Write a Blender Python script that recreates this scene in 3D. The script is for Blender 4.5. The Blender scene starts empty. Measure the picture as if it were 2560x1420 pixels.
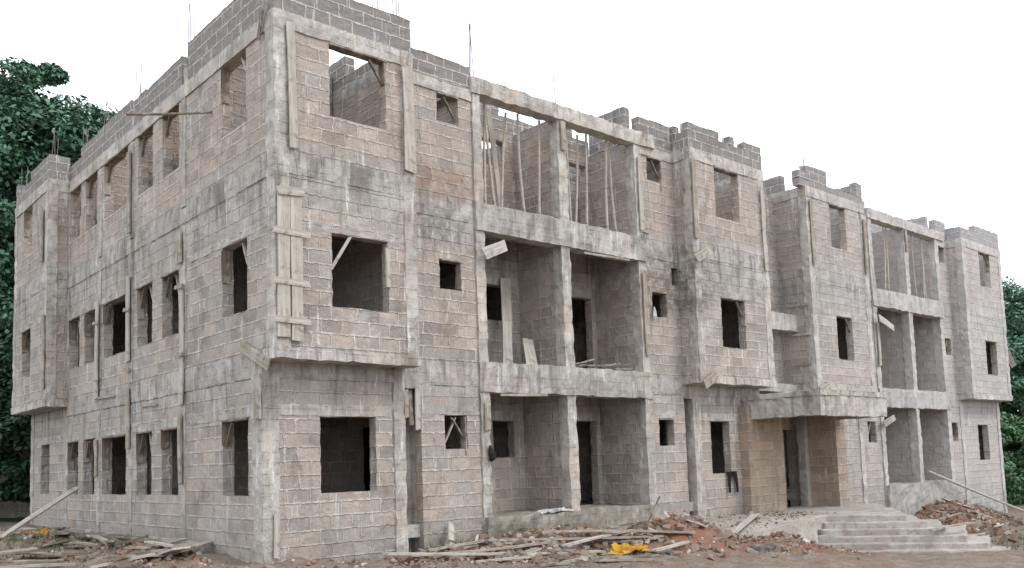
import bpy, math, random
import numpy as np
from mathutils import Vector, Matrix, noise
random.seed(7)
S=bpy.context.scene
COL=S.collection
# ---------------------------------------------------------------- node helpers
class N:
    def __init__(s,name):
        s.m=bpy.data.materials.new(name); s.m.use_nodes=True
        s.t=s.m.node_tree; s.b=s.t.nodes['Principled BSDF']
        s.b.inputs['Roughness'].default_value=.92
        try: s.b.inputs['Specular IOR Level'].default_value=.15
        except: pass
    def n(s,k,**kw):
        x=s.t.nodes.new(k)
        for a,b in kw.items(): setattr(x,a,b)
        return x
    def put(s,sock,v):
        if hasattr(v,'is_linked'): s.t.links.new(v,sock)
        elif isinstance(v,(tuple,list)): sock.default_value=tuple(v) if len(v)==len(sock.default_value) else tuple(v)+(1,)
        else: sock.default_value=v
    def math(s,op,a,b=0.,c=None,clamp=False):
        x=s.n('ShaderNodeMath',operation=op,use_clamp=clamp); s.put(x.inputs[0],a); s.put(x.inputs[1],b)
        if c is not None: s.put(x.inputs[2],c)
        return x.outputs[0]
    def mix(s,f,a,b,mode='MIX'):
        x=s.n('ShaderNodeMix',data_type='RGBA',blend_type=mode); s.put(x.inputs[0],f); s.put(x.inputs[6],a); s.put(x.inputs[7],b)
        return x.outputs[2]
    def vec(s,x,y,z):
        c=s.n('ShaderNodeCombineXYZ'); s.put(c.inputs[0],x);s.put(c.inputs[1],y);s.put(c.inputs[2],z); return c.outputs[0]
    def noise(s,v,scale,detail=4.,rough=.6,dist=0.):
        x=s.n('ShaderNodeTexNoise'); s.put(x.inputs['Vector'],v); x.inputs['Scale'].default_value=scale
        x.inputs['Detail'].default_value=detail; x.inputs['Roughness'].default_value=rough; x.inputs['Distortion'].default_value=dist
        return x.outputs['Fac']
    def ramp(s,f,lo,hi,a=0.,b=1.):
        x=s.n('ShaderNodeMapRange'); x.interpolation_type='SMOOTHSTEP'; s.put(x.inputs[0],f)
        x.inputs[1].default_value=lo;x.inputs[2].default_value=hi;x.inputs[3].default_value=a;x.inputs[4].default_value=b
        return x.outputs[0]
    def vmul(s,v,t):
        x=s.n('ShaderNodeVectorMath',operation='MULTIPLY'); s.put(x.inputs[0],v); x.inputs[1].default_value=t; return x.outputs[0]
    def bump(s,h,strength=.5,dist=.02):
        x=s.n('ShaderNodeBump'); x.inputs['Strength'].default_value=strength; x.inputs['Distance'].default_value=dist
        s.put(x.inputs['Height'],h); s.t.links.new(x.outputs[0],s.b.inputs['Normal'])
    def coords(s):
        g=s.n('ShaderNodeNewGeometry'); p=s.n('ShaderNodeSeparateXYZ'); s.t.links.new(g.outputs['Position'],p.inputs[0])
        q=s.n('ShaderNodeSeparateXYZ'); s.t.links.new(g.outputs['True Normal'],q.inputs[0])
        sx=s.math('GREATER_THAN',s.math('ABSOLUTE',q.outputs[0]),.6)
        sz=s.math('GREATER_THAN',s.math('ABSOLUTE',q.outputs[2]),.7)
        X,Y,Z=p.outputs
        u=s.math('ADD',s.math('MULTIPLY',sx,Y),s.math('MULTIPLY',s.math('SUBTRACT',1.,sx),X))
        v=s.math('ADD',s.math('MULTIPLY',sz,Y),s.math('MULTIPLY',s.math('SUBTRACT',1.,sz),Z))
        return g.outputs['Position'],u,v,X,Y,Z
def band(m,Z,c,w0,w1):
    d=m.math('ABSOLUTE',m.math('SUBTRACT',Z,c)); return m.ramp(d,w0,w1,1.,0.)

def concrete_color(m,P,u,v,Z,tint=(1,1,1)):
    T=lambda c:tuple(a*b for a,b in zip(c,tint))
    big=m.noise(P,.55,5,.62); med=m.noise(P,3.2,6,.68); fine=m.noise(P,26,4,.7)
    c=m.mix(m.ramp(big,.35,.65),T((.375,.345,.31)),T((.54,.51,.47)))
    c=m.mix(m.ramp(med,.40,.64,0,.8),c,T((.285,.262,.235)))
    st=m.noise(m.vec(m.math('MULTIPLY',u,5.5),m.math('MULTIPLY',v,.45),m.math('MULTIPLY',big,2.)),1.,6,.7)
    c=m.mix(m.ramp(st,.50,.68,0,.68),c,T((.19,.177,.158)))
    st2=m.noise(m.vec(m.math('MULTIPLY',u,9.),m.math('MULTIPLY',v,.8),7.3),1.,5,.7)
    c=m.mix(m.ramp(st2,.575,.68,0,.75),c,T((.70,.69,.67)))
    c=m.mix(m.ramp(fine,.35,.7,0,.38),c,T((.26,.235,.21)))
    c=m.mix(m.ramp(m.noise(P,1.1,5,.65),.50,.66,0,.5),c,T((.44,.36,.295)))
    bl=m.math('FRACT',m.math('MULTIPLY',m.math('ADD',v,m.math('MULTIPLY',med,.03)),5.2))
    jl=m.math('MULTIPLY',m.ramp(bl,.0,.06,1.,0.),m.ramp(med,.40,.6))
    c=m.mix(m.math('MULTIPLY',jl,.5),c,T((.22,.20,.18)))
    vo=m.n('ShaderNodeTexVoronoi'); m.put(vo.inputs['Vector'],P); vo.inputs['Scale'].default_value=38
    pit=m.math('MULTIPLY',m.ramp(vo.outputs['Distance'],.0,.32,1.,0.),m.ramp(med,.50,.62))
    c=m.mix(m.math('MULTIPLY',pit,.65),c,(.12,.105,.09))
    h=m.math('ADD',m.math('MULTIPLY',fine,.5),m.math('MULTIPLY',med,1.6))
    h=m.math('SUBTRACT',h,m.math('ADD',m.math('MULTIPLY',jl,.25),m.math('MULTIPLY',pit,.5)))
    return c,h,big,med,fine,st,st2
def finish(m,c,u,v,X,Z,P,st):
    k=m.noise(P,1.6,5,.65); k2=m.noise(P,3.3,6,.7)
    # run-off below the slabs
    dr=m.math('MAXIMUM',m.math('MULTIPLY',m.ramp(Z,1.7,3.3,0.,1.),m.ramp(Z,3.72,3.8,1.,0.)),m.math('MULTIPLY',m.ramp(Z,5.1,6.9,0.,1.),m.ramp(Z,7.15,7.25,1.,0.)))
    n=m.noise(m.vec(m.math('MULTIPLY',u,4.6),m.math('MULTIPLY',v,.5),1.7),1.,6,.74,.3)
    lf=m.ramp(m.noise(P,.7,3,.5),.37,.55)
    c=m.mix(m.math('MULTIPLY',m.math('MULTIPLY',dr,lf),m.ramp(n,.46,.64,0.,.8)),c,(.155,.138,.115))
    # damp footing
    base=m.ramp(Z,-.9,1.0,1.,0.)
    c=m.mix(m.math('MULTIPLY',base,m.ramp(k,.36,.60,.10,.75)),c,(.17,.155,.125))
    wet=m.math('MULTIPLY',band(m,X,5.8,.6,3.2),m.ramp(Z,-.3,.75,1.,0.))
    c=m.mix(m.math('MULTIPLY',wet,m.ramp(k,.34,.56,.15,.88)),c,(.075,.082,.052))
    # stains that sit where the photo has them
    r1=m.math('MULTIPLY',m.math('MULTIPLY',band(m,X,4.1,.5,1.0),band(m,Z,7.45,.12,.55)),m.ramp(k2,.36,.55))
    c=m.mix(m.math('MULTIPLY',r1,.6),c,(.25,.14,.09))
    r2=m.math('MULTIPLY',m.math('MULTIPLY',band(m,X,11.4,.7,1.5),band(m,Z,6.1,.4,1.2)),m.ramp(k2,.38,.58))
    c=m.mix(m.math('MULTIPLY',r2,.7),c,(.13,.10,.075))
    r3=m.math('MULTIPLY',m.math('MULTIPLY',band(m,X,3.9,.5,1.1),band(m,Z,6.5,.2,.7)),m.ramp(k2,.40,.60))
    c=m.mix(m.math('MULTIPLY',r3,.55),c,(.12,.115,.095))
    br=m.noise(m.vec(m.math('MULTIPLY',u,1.3),m.math('MULTIPLY',v,.55),3.1),1.,5,.7)
    c=m.mix(m.ramp(br,.57,.69,0,.55),c,(.20,.15,.11))
    return m.mix(m.ramp(X,12,30,0.,.32),c,(.57,.55,.565))  # haze over the far wing, painted into the colour as a paler mix

def make_concrete(name,tint=(1,1,1)):
    m=N(name); P,u,v,X,Y,Z=m.coords()
    c,h,big,med,fine,st,st2=concrete_color(m,P,u,v,Z,tint)
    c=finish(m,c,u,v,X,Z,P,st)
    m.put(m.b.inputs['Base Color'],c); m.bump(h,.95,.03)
    return m.m

def make_blocks(name,tint=(1,1,1),smear=1.):
    m=N(name); P,u,v,X,Y,Z=m.coords()
    T=lambda c:tuple(a*b for a,b in zip(c,tint))
    cc,ch,big,med,fine,st,st2=concrete_color(m,P,u,v,Z)
    n1=m.noise(P,4.5,3,.6); n2=m.noise(P,11.,3,.6); n3=m.noise(m.vmul(P,(.7,.7,.2)),1.0,1,.5)
    du=m.math('ADD',m.math('MULTIPLY',m.math('SUBTRACT',n1,.5),.13),m.math('MULTIPLY',n3,.6)); dv=m.math('MULTIPLY',m.math('SUBTRACT',n2,.5),.08)
    bt=m.n('ShaderNodeTexBrick',offset=.5,squash=1.)
    m.put(bt.inputs['Vector'],m.vec(m.math('ADD',u,du),m.math('ADD',v,dv),0.))
    bt.inputs['Scale'].default_value=1.
    bt.inputs['Brick Width'].default_value=.475; bt.inputs['Row Height'].default_value=.25
    bt.inputs['Mortar Size'].default_value=.023; bt.inputs['Mortar Smooth'].default_value=.6; bt.inputs['Bias'].default_value=0.
    bt.inputs['Color1'].default_value=(*T((.445,.372,.312)),1); bt.inputs['Color2'].default_value=(*T((.255,.228,.205)),1)
    bt.inputs['Mortar'].default_value=(*T((.56,.50,.45)),1)
    mf=bt.outputs['Fac']
    c=m.mix(m.math('MULTIPLY',mf,m.ramp(m.noise(P,2.1,4,.65),.38,.58,.85,.0)),bt.outputs['Color'],T((.42,.365,.315)))
    c=m.mix(m.math('MULTIPLY',m.ramp(n1,.54,.67),m.ramp(n2,.45,.6,0,.5)),c,T((.52,.465,.41)))
    w=m.noise(P,.42,4,.6); up=m.ramp(Z,6.9,7.3); nb=m.math('SUBTRACT',1.,m.math('MULTIPLY',mf,.6))
    c=m.mix(m.math('MULTIPLY',nb,m.math('ADD',m.ramp(w,.44,.64,0,.28),m.math('MULTIPLY',up,.16))),c,T((.47,.345,.275)))
    w2=m.noise(m.vmul(P,(1.,1.,1.3)),.8,4,.6,.4)
    c=m.mix(m.math('MULTIPLY',nb,m.ramp(w2,.45,.64,0,.5)),c,T((.36,.342,.315)))
    w3=m.noise(P,1.3,5,.68,.5)
    c=m.mix(m.ramp(w3,.56,.68,0,.6),c,T((.235,.215,.185)))
    c=m.mix(m.ramp(w3,.44,.34,0,.4),c,T((.56,.535,.50)))
    c=m.mix(m.ramp(fine,.4,.75,0,.42),c,T((.24,.20,.17)))
    c=m.mix(m.ramp(med,.52,.72,0,.4),c,T((.25,.215,.18)))
    pz=m.ramp(Z,9.6,9.8)
    c=m.mix(m.math('MULTIPLY',pz,.68),c,m.mix(mf,(.175,.168,.162),(.46,.445,.43)))
    c=m.mix(m.ramp(st,.53,.71,0,.45),c,T((.19,.17,.15)))
    c=m.mix(m.ramp(st2,.58,.69,0,.62),c,(.68,.66,.63))
    z1=band(m,Z,3.35,.15,.9); z2=band(m,Z,6.75,.3,1.3); z3=band(m,Z,9.5,.1,.35); z4=band(m,Z,-.7,.3,1.1)
    zz=m.math('MAXIMUM',m.math('MAXIMUM',z1,z2),m.math('MAXIMUM',m.math('MULTIPLY',z3,.7),z4))
    sm=m.math('MULTIPLY',m.ramp(m.math('ADD',m.math('MULTIPLY',zz,.55),m.math('ADD',m.math('MULTIPLY',st,.55),m.math('MULTIPLY',big,.42))),.82,1.0),.82*smear)
    c=m.mix(sm,c,cc)
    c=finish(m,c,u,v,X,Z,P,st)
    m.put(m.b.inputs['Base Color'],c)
    h=m.math('ADD',m.math('MULTIPLY',mf,.9),m.math('ADD',m.math('MULTIPLY',fine,.6),m.math('MULTIPLY',n2,1.1)))
    m.bump(h,1.,.024)
    return m.m

def make_wood(name,a,b):
    m=N(name); tc=m.n('ShaderNodeTexCoord')
    g=m.noise(m.vmul(tc.outputs['Object'],(1.2,22.,22.)),1.,5,.65,.3); k=m.noise(tc.outputs['Object'],2.5,5,.65)
    c=m.mix(m.ramp(g,.35,.65),a,b); c=m.mix(m.ramp(k,.46,.66,0,.6),c,(.44,.41,.37))
    c=m.mix(m.ramp(m.noise(tc.outputs['Object'],7,4,.6),.54,.7,0,.55),c,(.15,.125,.10))
    m.put(m.b.inputs['Base Color'],c); m.bump(g,.5,.006); return m.m

def make_plain(name,a,b,scale=6.,rough=.9,bump=.3):
    m=N(name); tc=m.n('ShaderNodeTexCoord'); k=m.noise(tc.outputs['Object'],scale,5,.65)
    m.put(m.b.inputs['Base Color'],m.mix(m.ramp(k,.35,.65),a,b)); m.b.inputs['Roughness'].default_value=rough
    m.bump(k,bump,.02); return m.m

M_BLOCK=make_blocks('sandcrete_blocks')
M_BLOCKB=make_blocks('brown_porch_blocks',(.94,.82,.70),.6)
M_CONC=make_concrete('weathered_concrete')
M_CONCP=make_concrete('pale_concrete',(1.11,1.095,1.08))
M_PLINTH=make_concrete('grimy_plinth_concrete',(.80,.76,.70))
M_WOOD=make_wood('weathered_timber',(.37,.315,.26),(.24,.20,.155))
M_WOODP=make_wood('pale_timber',(.49,.44,.385),(.34,.30,.25))
M_WOODD=make_wood('dark_timber',(.21,.165,.12),(.13,.10,.075))
M_BAMB=make_wood('dry_bamboo',(.50,.44,.36),(.36,.30,.245))
M_STEEL=make_plain('rusty_steel',(.15,.125,.115),(.22,.175,.15),30)
M_YEL=make_plain('yellow_plastic_sheet',(.50,.27,.025),(.30,.165,.025),7,.6,.8)
M_WHT=make_plain('dirty_white_cloth',(.55,.53,.50),(.34,.32,.29),5,.8,.8)
M_BLK=make_plain('black_cloth',(.010,.010,.012),(.022,.022,.024),8,.85,.5)
M_RUB=make_plain('dusty_rubber',(.06,.052,.046),(.20,.165,.14),7,.85,.4)
M_BARK=make_plain('bark',(.10,.085,.07),(.2,.17,.14),5)

# ---------------------------------------------------------------- object helpers
def newobj(name,verts,faces,mat,parent=None,recalc=True,**props):
    me=bpy.data.meshes.new(name); me.from_pydata([tuple(v) for v in verts],[],faces); 
    if recalc:
        import bmesh
        b=bmesh.new(); b.from_mesh(me); bmesh.ops.recalc_face_normals(b,faces=b.faces); b.to_mesh(me); b.free()
    for mm in (mat if isinstance(mat,list) else [mat]): me.materials.append(mm)
    o=bpy.data.objects.new(name,me); COL.objects.link(o)
    if parent: o.parent=parent
    for k,v in props.items(): o[k]=v
    return o
def empty(name,loc,**props):
    o=bpy.data.objects.new(name,None); o.location=loc; o.empty_display_size=.5; COL.objects.link(o)
    for k,v in props.items(): o[k]=v
    return o
BLD=empty('unfinished_building',(0,0,0),label='three storey unfinished sandcrete block building with empty window openings',category='building')
def cuts(a,b,step,extra=()):
    pts=sorted(set([round(a,4),round(b,4)]+[round(e,4) for e in extra if a<e<b]))
    out=[pts[0]]
    for p,q in zip(pts,pts[1:]):
        n=max(1,int(math.ceil((q-p)/step-.01)))
        out+=[p+(q-p)*(i+1)/n for i in range(n)]
    return out
def gsolid(name,ax,c,th,u0,u1,z0,z1,op=(),top=None,mat=None,step=.24,zs=.125,jit=.009,parent=BLD,**props):
    ex=[e for o in op for e in o[:2]]; ez=[e for o in op for e in o[2:]]
    if top: ex+= [t[0] for t in top]+[t[1] for t in top]; ez+=[t[2] for t in top]
    us=cuts(u0,u1,step,ex); zv=cuts(z0,z1,zs,ez)
    nu,nz=len(us)-1,len(zv)-1
    sol=np.ones((nu+2,nz+2),bool); sol[0]=sol[-1]=False; sol[:,0]=sol[:,-1]=False
    for i in range(nu):
        um=(us[i]+us[i+1])/2
        for j in range(nz):
            zm=(zv[j]+zv[j+1])/2
            for o in op:
                if o[0]<um<o[1] and o[2]<zm<o[3]: sol[i+1,j+1]=False
            if top:
                for t in top:
                    if t[0]<um<t[1] and zm>t[2]: sol[i+1,j+1]=False
    V={};vs=[];fs=[]
    rnd=random.Random(hash((round(c*100),round(u0*100),round(z0*100)))&0xffff)
    def vid(i,j,k):
        if (i,j,k) not in V:
            V[(i,j,k)]=len(vs)
            J=lambda:rnd.uniform(-jit,jit)
            edge=(i in(0,nu))
            U=us[i]+(0 if edge else J()*1.4); Zz=zv[j]+J(); D=c+k*th+J()*.65
            vs.append((D,U,Zz) if ax=='x' else (U,D,Zz))
        return V[(i,j,k)]
    for i in range(nu):
        for j in range(nz):
            if not sol[i+1,j+1]: continue
            for k in(0,1): fs.append((vid(i,j,k),vid(i+1,j,k),vid(i+1,j+1,k),vid(i,j+1,k)))
            if not sol[i,j+1]: fs.append((vid(i,j,0),vid(i,j+1,0),vid(i,j+1,1),vid(i,j,1)))
            if not sol[i+2,j+1]: fs.append((vid(i+1,j,0),vid(i+1,j+1,0),vid(i+1,j+1,1),vid(i+1,j,1)))
            if not sol[i+1,j]: fs.append((vid(i,j,0),vid(i+1,j,0),vid(i+1,j,1),vid(i,j,1)))
            if not sol[i+1,j+2]: fs.append((vid(i,j+1,0),vid(i+1,j+1,0),vid(i+1,j+1,1),vid(i,j+1,1)))
    return newobj(name,vs,fs,mat or M_BLOCK,parent,**props)
def rbox(name,lo,hi,mat,parent=BLD,step=.14,jit=.007,**props):
    n=[max(1,int(round((hi[a]-lo[a])/step))) for a in range(3)]
    n=[min(k,60) for k in n]
    idx={};vs=[];fs=[]
    def vid(t):
        if t not in idx:
            idx[t]=len(vs)
            p=[lo[a]+(hi[a]-lo[a])*t[a]/n[a] for a in range(3)]
            q=noise.noise_vector(Vector(p)*3.1)*jit*2.4
            r=Vector((random.uniform(-jit,jit),random.uniform(-jit,jit),random.uniform(-jit,jit)))
            on=sum(1 for a in range(3) if t[a] in(0,n[a]))
            if on>=2 and random.random()<.4:
                for a in range(3):
                    if t[a]==0: r[a]+=random.uniform(0,.034)
                    elif t[a]==n[a]: r[a]-=random.uniform(0,.034)
            vs.append(Vector(p)+q*.6+r*.6)
        return idx[t]
    for a in range(3):
        b,c=(a+1)%3,(a+2)%3
        for s in(0,n[a]):
            for i in range(n[b]):
                for j in range(n[c]):
                    def T(x,y):
                        t=[0,0,0]; t[a]=s;t[b]=x;t[c]=y; return tuple(t)
                    fs.append((vid(T(i,j)),vid(T(i+1,j)),vid(T(i+1,j+1)),vid(T(i,j+1))))
    return newobj(name,vs,fs,mat,parent,**props)
def merge_boxes(boxes):
    vs=[];fs=[]
    for (p0,p1,w,t,upv) in boxes:
        d=(p1-p0); L=d.length; d.normalize(); s=d.cross(upv); 
        if s.length<1e-3: s=d.cross(Vector((1,0,0)))
        s.normalize(); n=s.cross(d)
        b=len(vs)
        for e in(0,1):
            q=p0 if e==0 else p1
            for a,c in((-1,-1),(1,-1),(1,1),(-1,1)): vs.append(q+s*a*w/2+n*c*t/2)
        fs+=[(b,b+1,b+2,b+3),(b+4,b+5,b+6,b+7),(b,b+1,b+5,b+4),(b+1,b+2,b+6,b+5),(b+2,b+3,b+7,b+6),(b+3,b,b+4,b+7)]
    return vs,fs
def plank(name,p0,p1,w=.2,t=.03,face=(0,0,1),mat=None,parent=None,**props):
    p0=Vector(p0);p1=Vector(p1); d=p1-p0; L=d.length; d.normalize(); f=Vector(face); s=f.cross(d)
    if s.length<1e-3: s=Vector((1,0,0)).cross(d)
    s.normalize(); n=d.cross(s)
    k=max(2,int(L/.4)); vs=[];fs=[]; bow=random.uniform(-.012,.012)*L; ph=random.uniform(0,3)
    for i in range(k+1):
        x=L*i/k; bb=bow*math.sin(math.pi*i/k)
        w0=w*(1+.05*math.sin(x*3+ph)); e0=(random.uniform(-.03,.03),random.uniform(-.03,.03)) if i in(0,k) else (0,0)
        for a,c in((-1,-1),(1,-1),(1,1),(-1,1)): vs.append((x+(e0[0] if a<0 else e0[1]),a*w0/2,c*t/2+bb))
    for i in range(k):
        b=i*4
        for q in range(4): fs.append((b+q,b+(q+1)%4,b+4+(q+1)%4,b+4+q))
    fs+=[(0,1,2,3),(4*k,4*k+1,4*k+2,4*k+3)]
    o=newobj(name,vs,fs,mat or M_WOOD,parent,**props)
    o.matrix_world=Matrix((( d.x,s.x,n.x,p0.x),(d.y,s.y,n.y,p0.y),(d.z,s.z,n.z,p0.z),(0,0,0,1)))
    return o
def pole(name,p0,p1,r0=.04,r1=.03,mat=None,parent=None,nodes=True,**props):
    p0=Vector(p0);p1=Vector(p1); d=p1-p0; L=d.length; d.normalize(); s=d.orthogonal().normalized(); n=d.cross(s)
    rings=[];x=0
    while x<L:
        rings.append((x,1.)); 
        if nodes: rings+= [(x+.02,1.22),(x+.04,1.)]
        x+=.33
    rings.append((L,1.)); vs=[];fs=[]; bx=random.uniform(-.015,.015)*L; by=random.uniform(-.015,.015)*L
    for (x,k) in rings:
        r=(r0+(r1-r0)*x/L)*k; f=math.sin(math.pi*x/L)
        for q in range(8):
            a=q*math.pi/4; vs.append((x,bx*f+r*math.cos(a),by*f+r*math.sin(a)))
    for i in range(len(rings)-1):
        for q in range(8): fs.append((i*8+q,i*8+(q+1)%8,i*8+8+(q+1)%8,i*8+8+q))
    fs+=[tuple(range(8)),tuple(range(len(vs)-8,len(vs)))]
    o=newobj(name,vs,fs,mat or M_BAMB,parent,**props)
    o.matrix_world=Matrix(((d.x,s.x,n.x,p0.x),(d.y,s.y,n.y,p0.y),(d.z,s.z,n.z,p0.z),(0,0,0,1)))
    return o
def gz(x,y):
    z=-.042*min(max(x,0),34)+.017*min(max(y,0),15)
    d=((x-13.6)/3.)**2+((y+4.6)/2.6)**2
    return z-.24*math.exp(-d)
# ---------------------------------------------------------------- building
T=.225; D=.54
Z1=3.53; ZR0,ZR1=9.43,9.75; ZP=10.45
W1=(1.15,2.55); W2=(4.50,5.85); W3=(8.04,9.43)
FAR=dict(step=.94,zs=.5)
def bay(xa,xb,wu,wg,left_face=True,ground_x=None):
    ga,gb=ground_x or (xa,xb)
    gsolid('wall','y',0,T,ga,gb,-1.6,Z1,[(wg[0],wg[1])+W1])
    gsolid('wall','y',-D,T,xa,xb,Z1+.16,ZR0+.1,[(wu[0],wu[1])+W2,(wu[0],wu[1])+W3])
    if left_face: gsolid('wall','x',xa+.003,T,-D+T,5.,Z1+.16,ZR0+.1)
    gsolid('wall','x',xb-T-.003,T,-D+T,5.,Z1+.16,ZR0+.1)
    rbox('ledge',(xa-.05,-D-.05,Z1-.03),(xb+.05,.22,Z1+.17),M_CONCP,jit=.015)
    rbox('floor_beam',(xa-.012,-D-.012,6.80),(xb+.012,-D+.2,7.08),M_CONC)
    rbox('lintel_beam',(xa-.010,-D-.008,5.86),(xb+.010,-D+.2,6.03),M_CONC)
    rbox('ring_beam',(xa-.03,-D-.03,ZR0+.005),(xb+.03,-D+.21,ZR1),M_CONCP)
    rbox('ring_beam',(xb-T-.01,-D+.21,ZR0+.005),(xb+.03,5.,ZR1),M_CONC)
    if left_face: rbox('ring_beam',(xa-.03,-D+.21,ZR0+.005),(xa+T+.01,5.,ZR1),M_CONC)
    rbox('lintel_beam',(ga+.01,-.012,2.56),(gb-.01,.19,2.76),M_CONCP)
    rbox('floor_beam',(ga+.005,-.03,3.22),(gb-.005,.19,Z1-.02),M_CONC)
    for a,b in((xa,xa+.24),(xb-.24,xb)):
        rbox('column',(a-.022,-D-.024,Z1+.16),(b+.022,-D+.24,ZR0+.02),M_CONCP,jit=.014)
    for a,b in((ga,ga+.28),(gb-.22,gb)):
        rbox('column',(a-.02,-.04,-1.6),(b+.02,.23,Z1-.03),M_CONCP,jit=.013)
def tops(u0,u1,base,rng,seed,hi=2):
    r=random.Random(seed); out=[]; u=u0
    while u<u1-.05:
        l=.47*r.choice([1,1,2,3,.5]); e=min(u1,u+l)
        out.append((u,e,base-.235*r.choice(rng)-r.uniform(0,.03))); u=e
    return out
def parapet(ax,c,u0,u1,z1=ZP,rng=(0,0,0,1),seed=1,z0=ZR1-.01):
    gsolid('parapet',ax,c,T,u0,u1,z0,z1,top=tops(u0,u1,z1,rng,seed),jit=.016)

bay(0,2.97,(1.11,2.34),(1.13,2.33),left_face=False)
bay(11.87,15.3,(12.95,14.05),(12.94,13.8),ground_x=(12.2,15.3))
bay(17.6,21.2,(19.,19.97),(19.,19.95))
bay(28.9,32.7,(30.5,31.55),(30.5,31.5))
for a,b,s,r in((0,2.97,3,(0,)),(11.87,15.3,5,(0,0,0,1)),(17.3,21.2,8,(0,0,1,2)),(28.9,32.7,11,(0,0,1))):
    parapet('y',-D,a,b,ZP,r,s)
    parapet('x',b-T,-D+T,4.8,ZP,(0,0,1,2),s+20)
    if a>0 and a!=17.3: parapet('x',a,-D+T,4.8,ZP,(0,0,1,1,2),s+30)
parapet('x',17.6,.25,4.8,10.3,(0,0,1),38)
def small(xa,xb,wx,par_seed,slotL=None,slotR=None,back=0):
    a=xa; b=xb
    ops=[(wx[0],wx[1],1.92,2.61)]
    gsolid('wall','y',0,T,a,b,-1.6,3.2,ops)
    ops2=[(wx[0]-.03,wx[1]-.03,5.22,5.85),(wx[0],wx[1],8.80,9.42)]
    if par_seed==42: ops2.append((11.6,11.86,6.12,6.58))
    A=min(a,slotL or a); B=max(b,slotR or b)
    gsolid('wall','y',.004,T,A,B,3.2,ZR0+.1,ops2)
    rbox('floor_beam',(A,-.018,3.22),(B,.2,3.70),M_CONC)
    rbox('floor_beam',(A,-.014,6.72),(B,.2,7.08),M_CONC)
    rbox('lintel_beam',(a,-.010,2.62),(b,.19,2.80),M_CONC)
    rbox('ring_beam',(A,-.028,ZR0),(B,.21,ZR1-.07),M_CONCP)
    parapet('y',0,A,B,ZP,(0,0,1,1),par_seed,z0=ZR1-.08)
small(3.40,4.92,(3.99,4.57),41,slotL=2.97)
small(10.53,11.86,(10.79,11.39),42)
small(21.2,22.45,(21.6,22.15),43)
small(27.98,28.9,(28.12,28.62),44)
for a,b in((2.97,3.40),(11.86,12.2)):
    gsolid('wall','y',.42,.15,a-.1,b+.1,-1.6,3.2,mat=M_CONC)
    gsolid('wall','x',a-.2,.196,.2,.5,-1.6,3.2,mat=M_CONC); gsolid('wall','x',b+.004,.196,.2,.5,-1.6,3.2,mat=M_CONC)
    rbox('floor_beam',(a,-.02,3.13),(b,.3,3.7),M_CONC)
def balcony(x0,xm0,xm1,x1,w0,wcol1):
    for a,b in((w0,x0),(xm0,xm1),(x1,wcol1)):
        rbox('column',(a,-.05,-1.5),(b,.25,3.12),M_CONCP,jit=.013)
        rbox('column',(a,-.045,3.72),(b,.25,6.6),M_CONCP,jit=.013)
        rbox('column',(a,-.05,7.18),(b,.25,9.66),M_CONCP,jit=.013)
    for a,b in((x0-T,x0),(xm0+.03,xm1-.03),(x1,x1+T)):
        for z0,z1 in((.3,3.5),(3.7,6.95),(7.15,9.72)):
            gsolid('wall','x',a+.004,b-a-.008,.22,1.5,z0,z1)
    wA=(xm0-1.15,xm0-.28); dB=(x1-1.0,x1-.15)
    gsolid('wall','y',1.5,T,x0-T,x1+T,.3,9.72,[wA+(1.74,2.6),wA+(5.0,5.85),wA+(8.8,9.45),dB+(.47,2.62),dB+(3.75,5.83),dB+(7.2,9.42)])
    rbox('lintel_beam',(x0,1.485,2.62),(xm0,1.6,2.84),M_CONC); rbox('lintel_beam',(x0,1.485,5.86),(xm0,1.6,6.1),M_CONC)
    rbox('lintel_beam',(xm1,1.485,2.63),(x1,1.6,2.84),M_CONC); rbox('lintel_beam',(xm1,1.485,5.85),(x1,1.6,6.1),M_CONC)
    rbox('balcony_beam',(w0-.01,-.085,3.10),(wcol1+.01,.24,3.76),M_CONC,jit=.015)
    rbox('balcony_beam',(w0-.01,-.09,6.58),(wcol1+.01,.24,7.21),M_CONC,jit=.015)
    rbox('balcony_beam',(w0-.02,-.10,9.63),(wcol1+.5,.25,9.99),M_CONCP,jit=.015)
    rbox('plinth',(w0+.02,-.16,-1.6),(wcol1-.02,1.5,.47),M_PLINTH,jit=.026)
    parapet('y',1.5,x0,x1,10.38,(0,0,1),int(x0*10),z0=9.7)
balcony(5.17,7.5,7.8,10.24,4.92,10.53)
balcony(22.72,25.1,25.4,27.7,22.45,27.98)
for x0,x1 in((.1,15.2),(17.7,32.6)):
    rbox('floor_slab',(x0,.1,.2),(x1,14.9,.45),M_CONC,step=1.2)
    rbox('floor_slab',(x0,.1,3.5),(x1,14.9,3.74),M_CONC,step=1.2)
    rbox('floor_slab',(x0,.1,6.95),(x1,14.9,7.19),M_CONC,step=1.2)
for a,b in((.05,2.9),(11.95,15.2),(17.7,21.1),(29,32.6)):
    rbox('floor_slab',(a,-D+.1,6.93),(b,.2,7.17),M_CONC,step=1.2)
LW=[(.57,1.64),(3.78,4.70),(5.29,6.20),(6.91,8.58),(9.19,10.09),(10.55,11.42)]
FW=(13.21,14.09)
YB=11.55; YE=15.1
op=[(a,b)+W1 for a,b in LW]+[FW+W1]
gsolid('wall','x',0,T,.0+T,YE,-1.,Z1,op)
op=[(a,b)+W2 for a,b in LW]+[(a,b)+W3 for a,b in LW]
gsolid('wall','x',.003,T,-D+.2,YB,Z1,ZR0+.1,op)
gsolid('wall','x',-D,T,YB,YE,Z1+.16,ZR0+.1,[FW+W2,FW+W3])
gsolid('wall','y',YB,T,-D+T,.0,Z1+.16,ZR0+.1)
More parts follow.
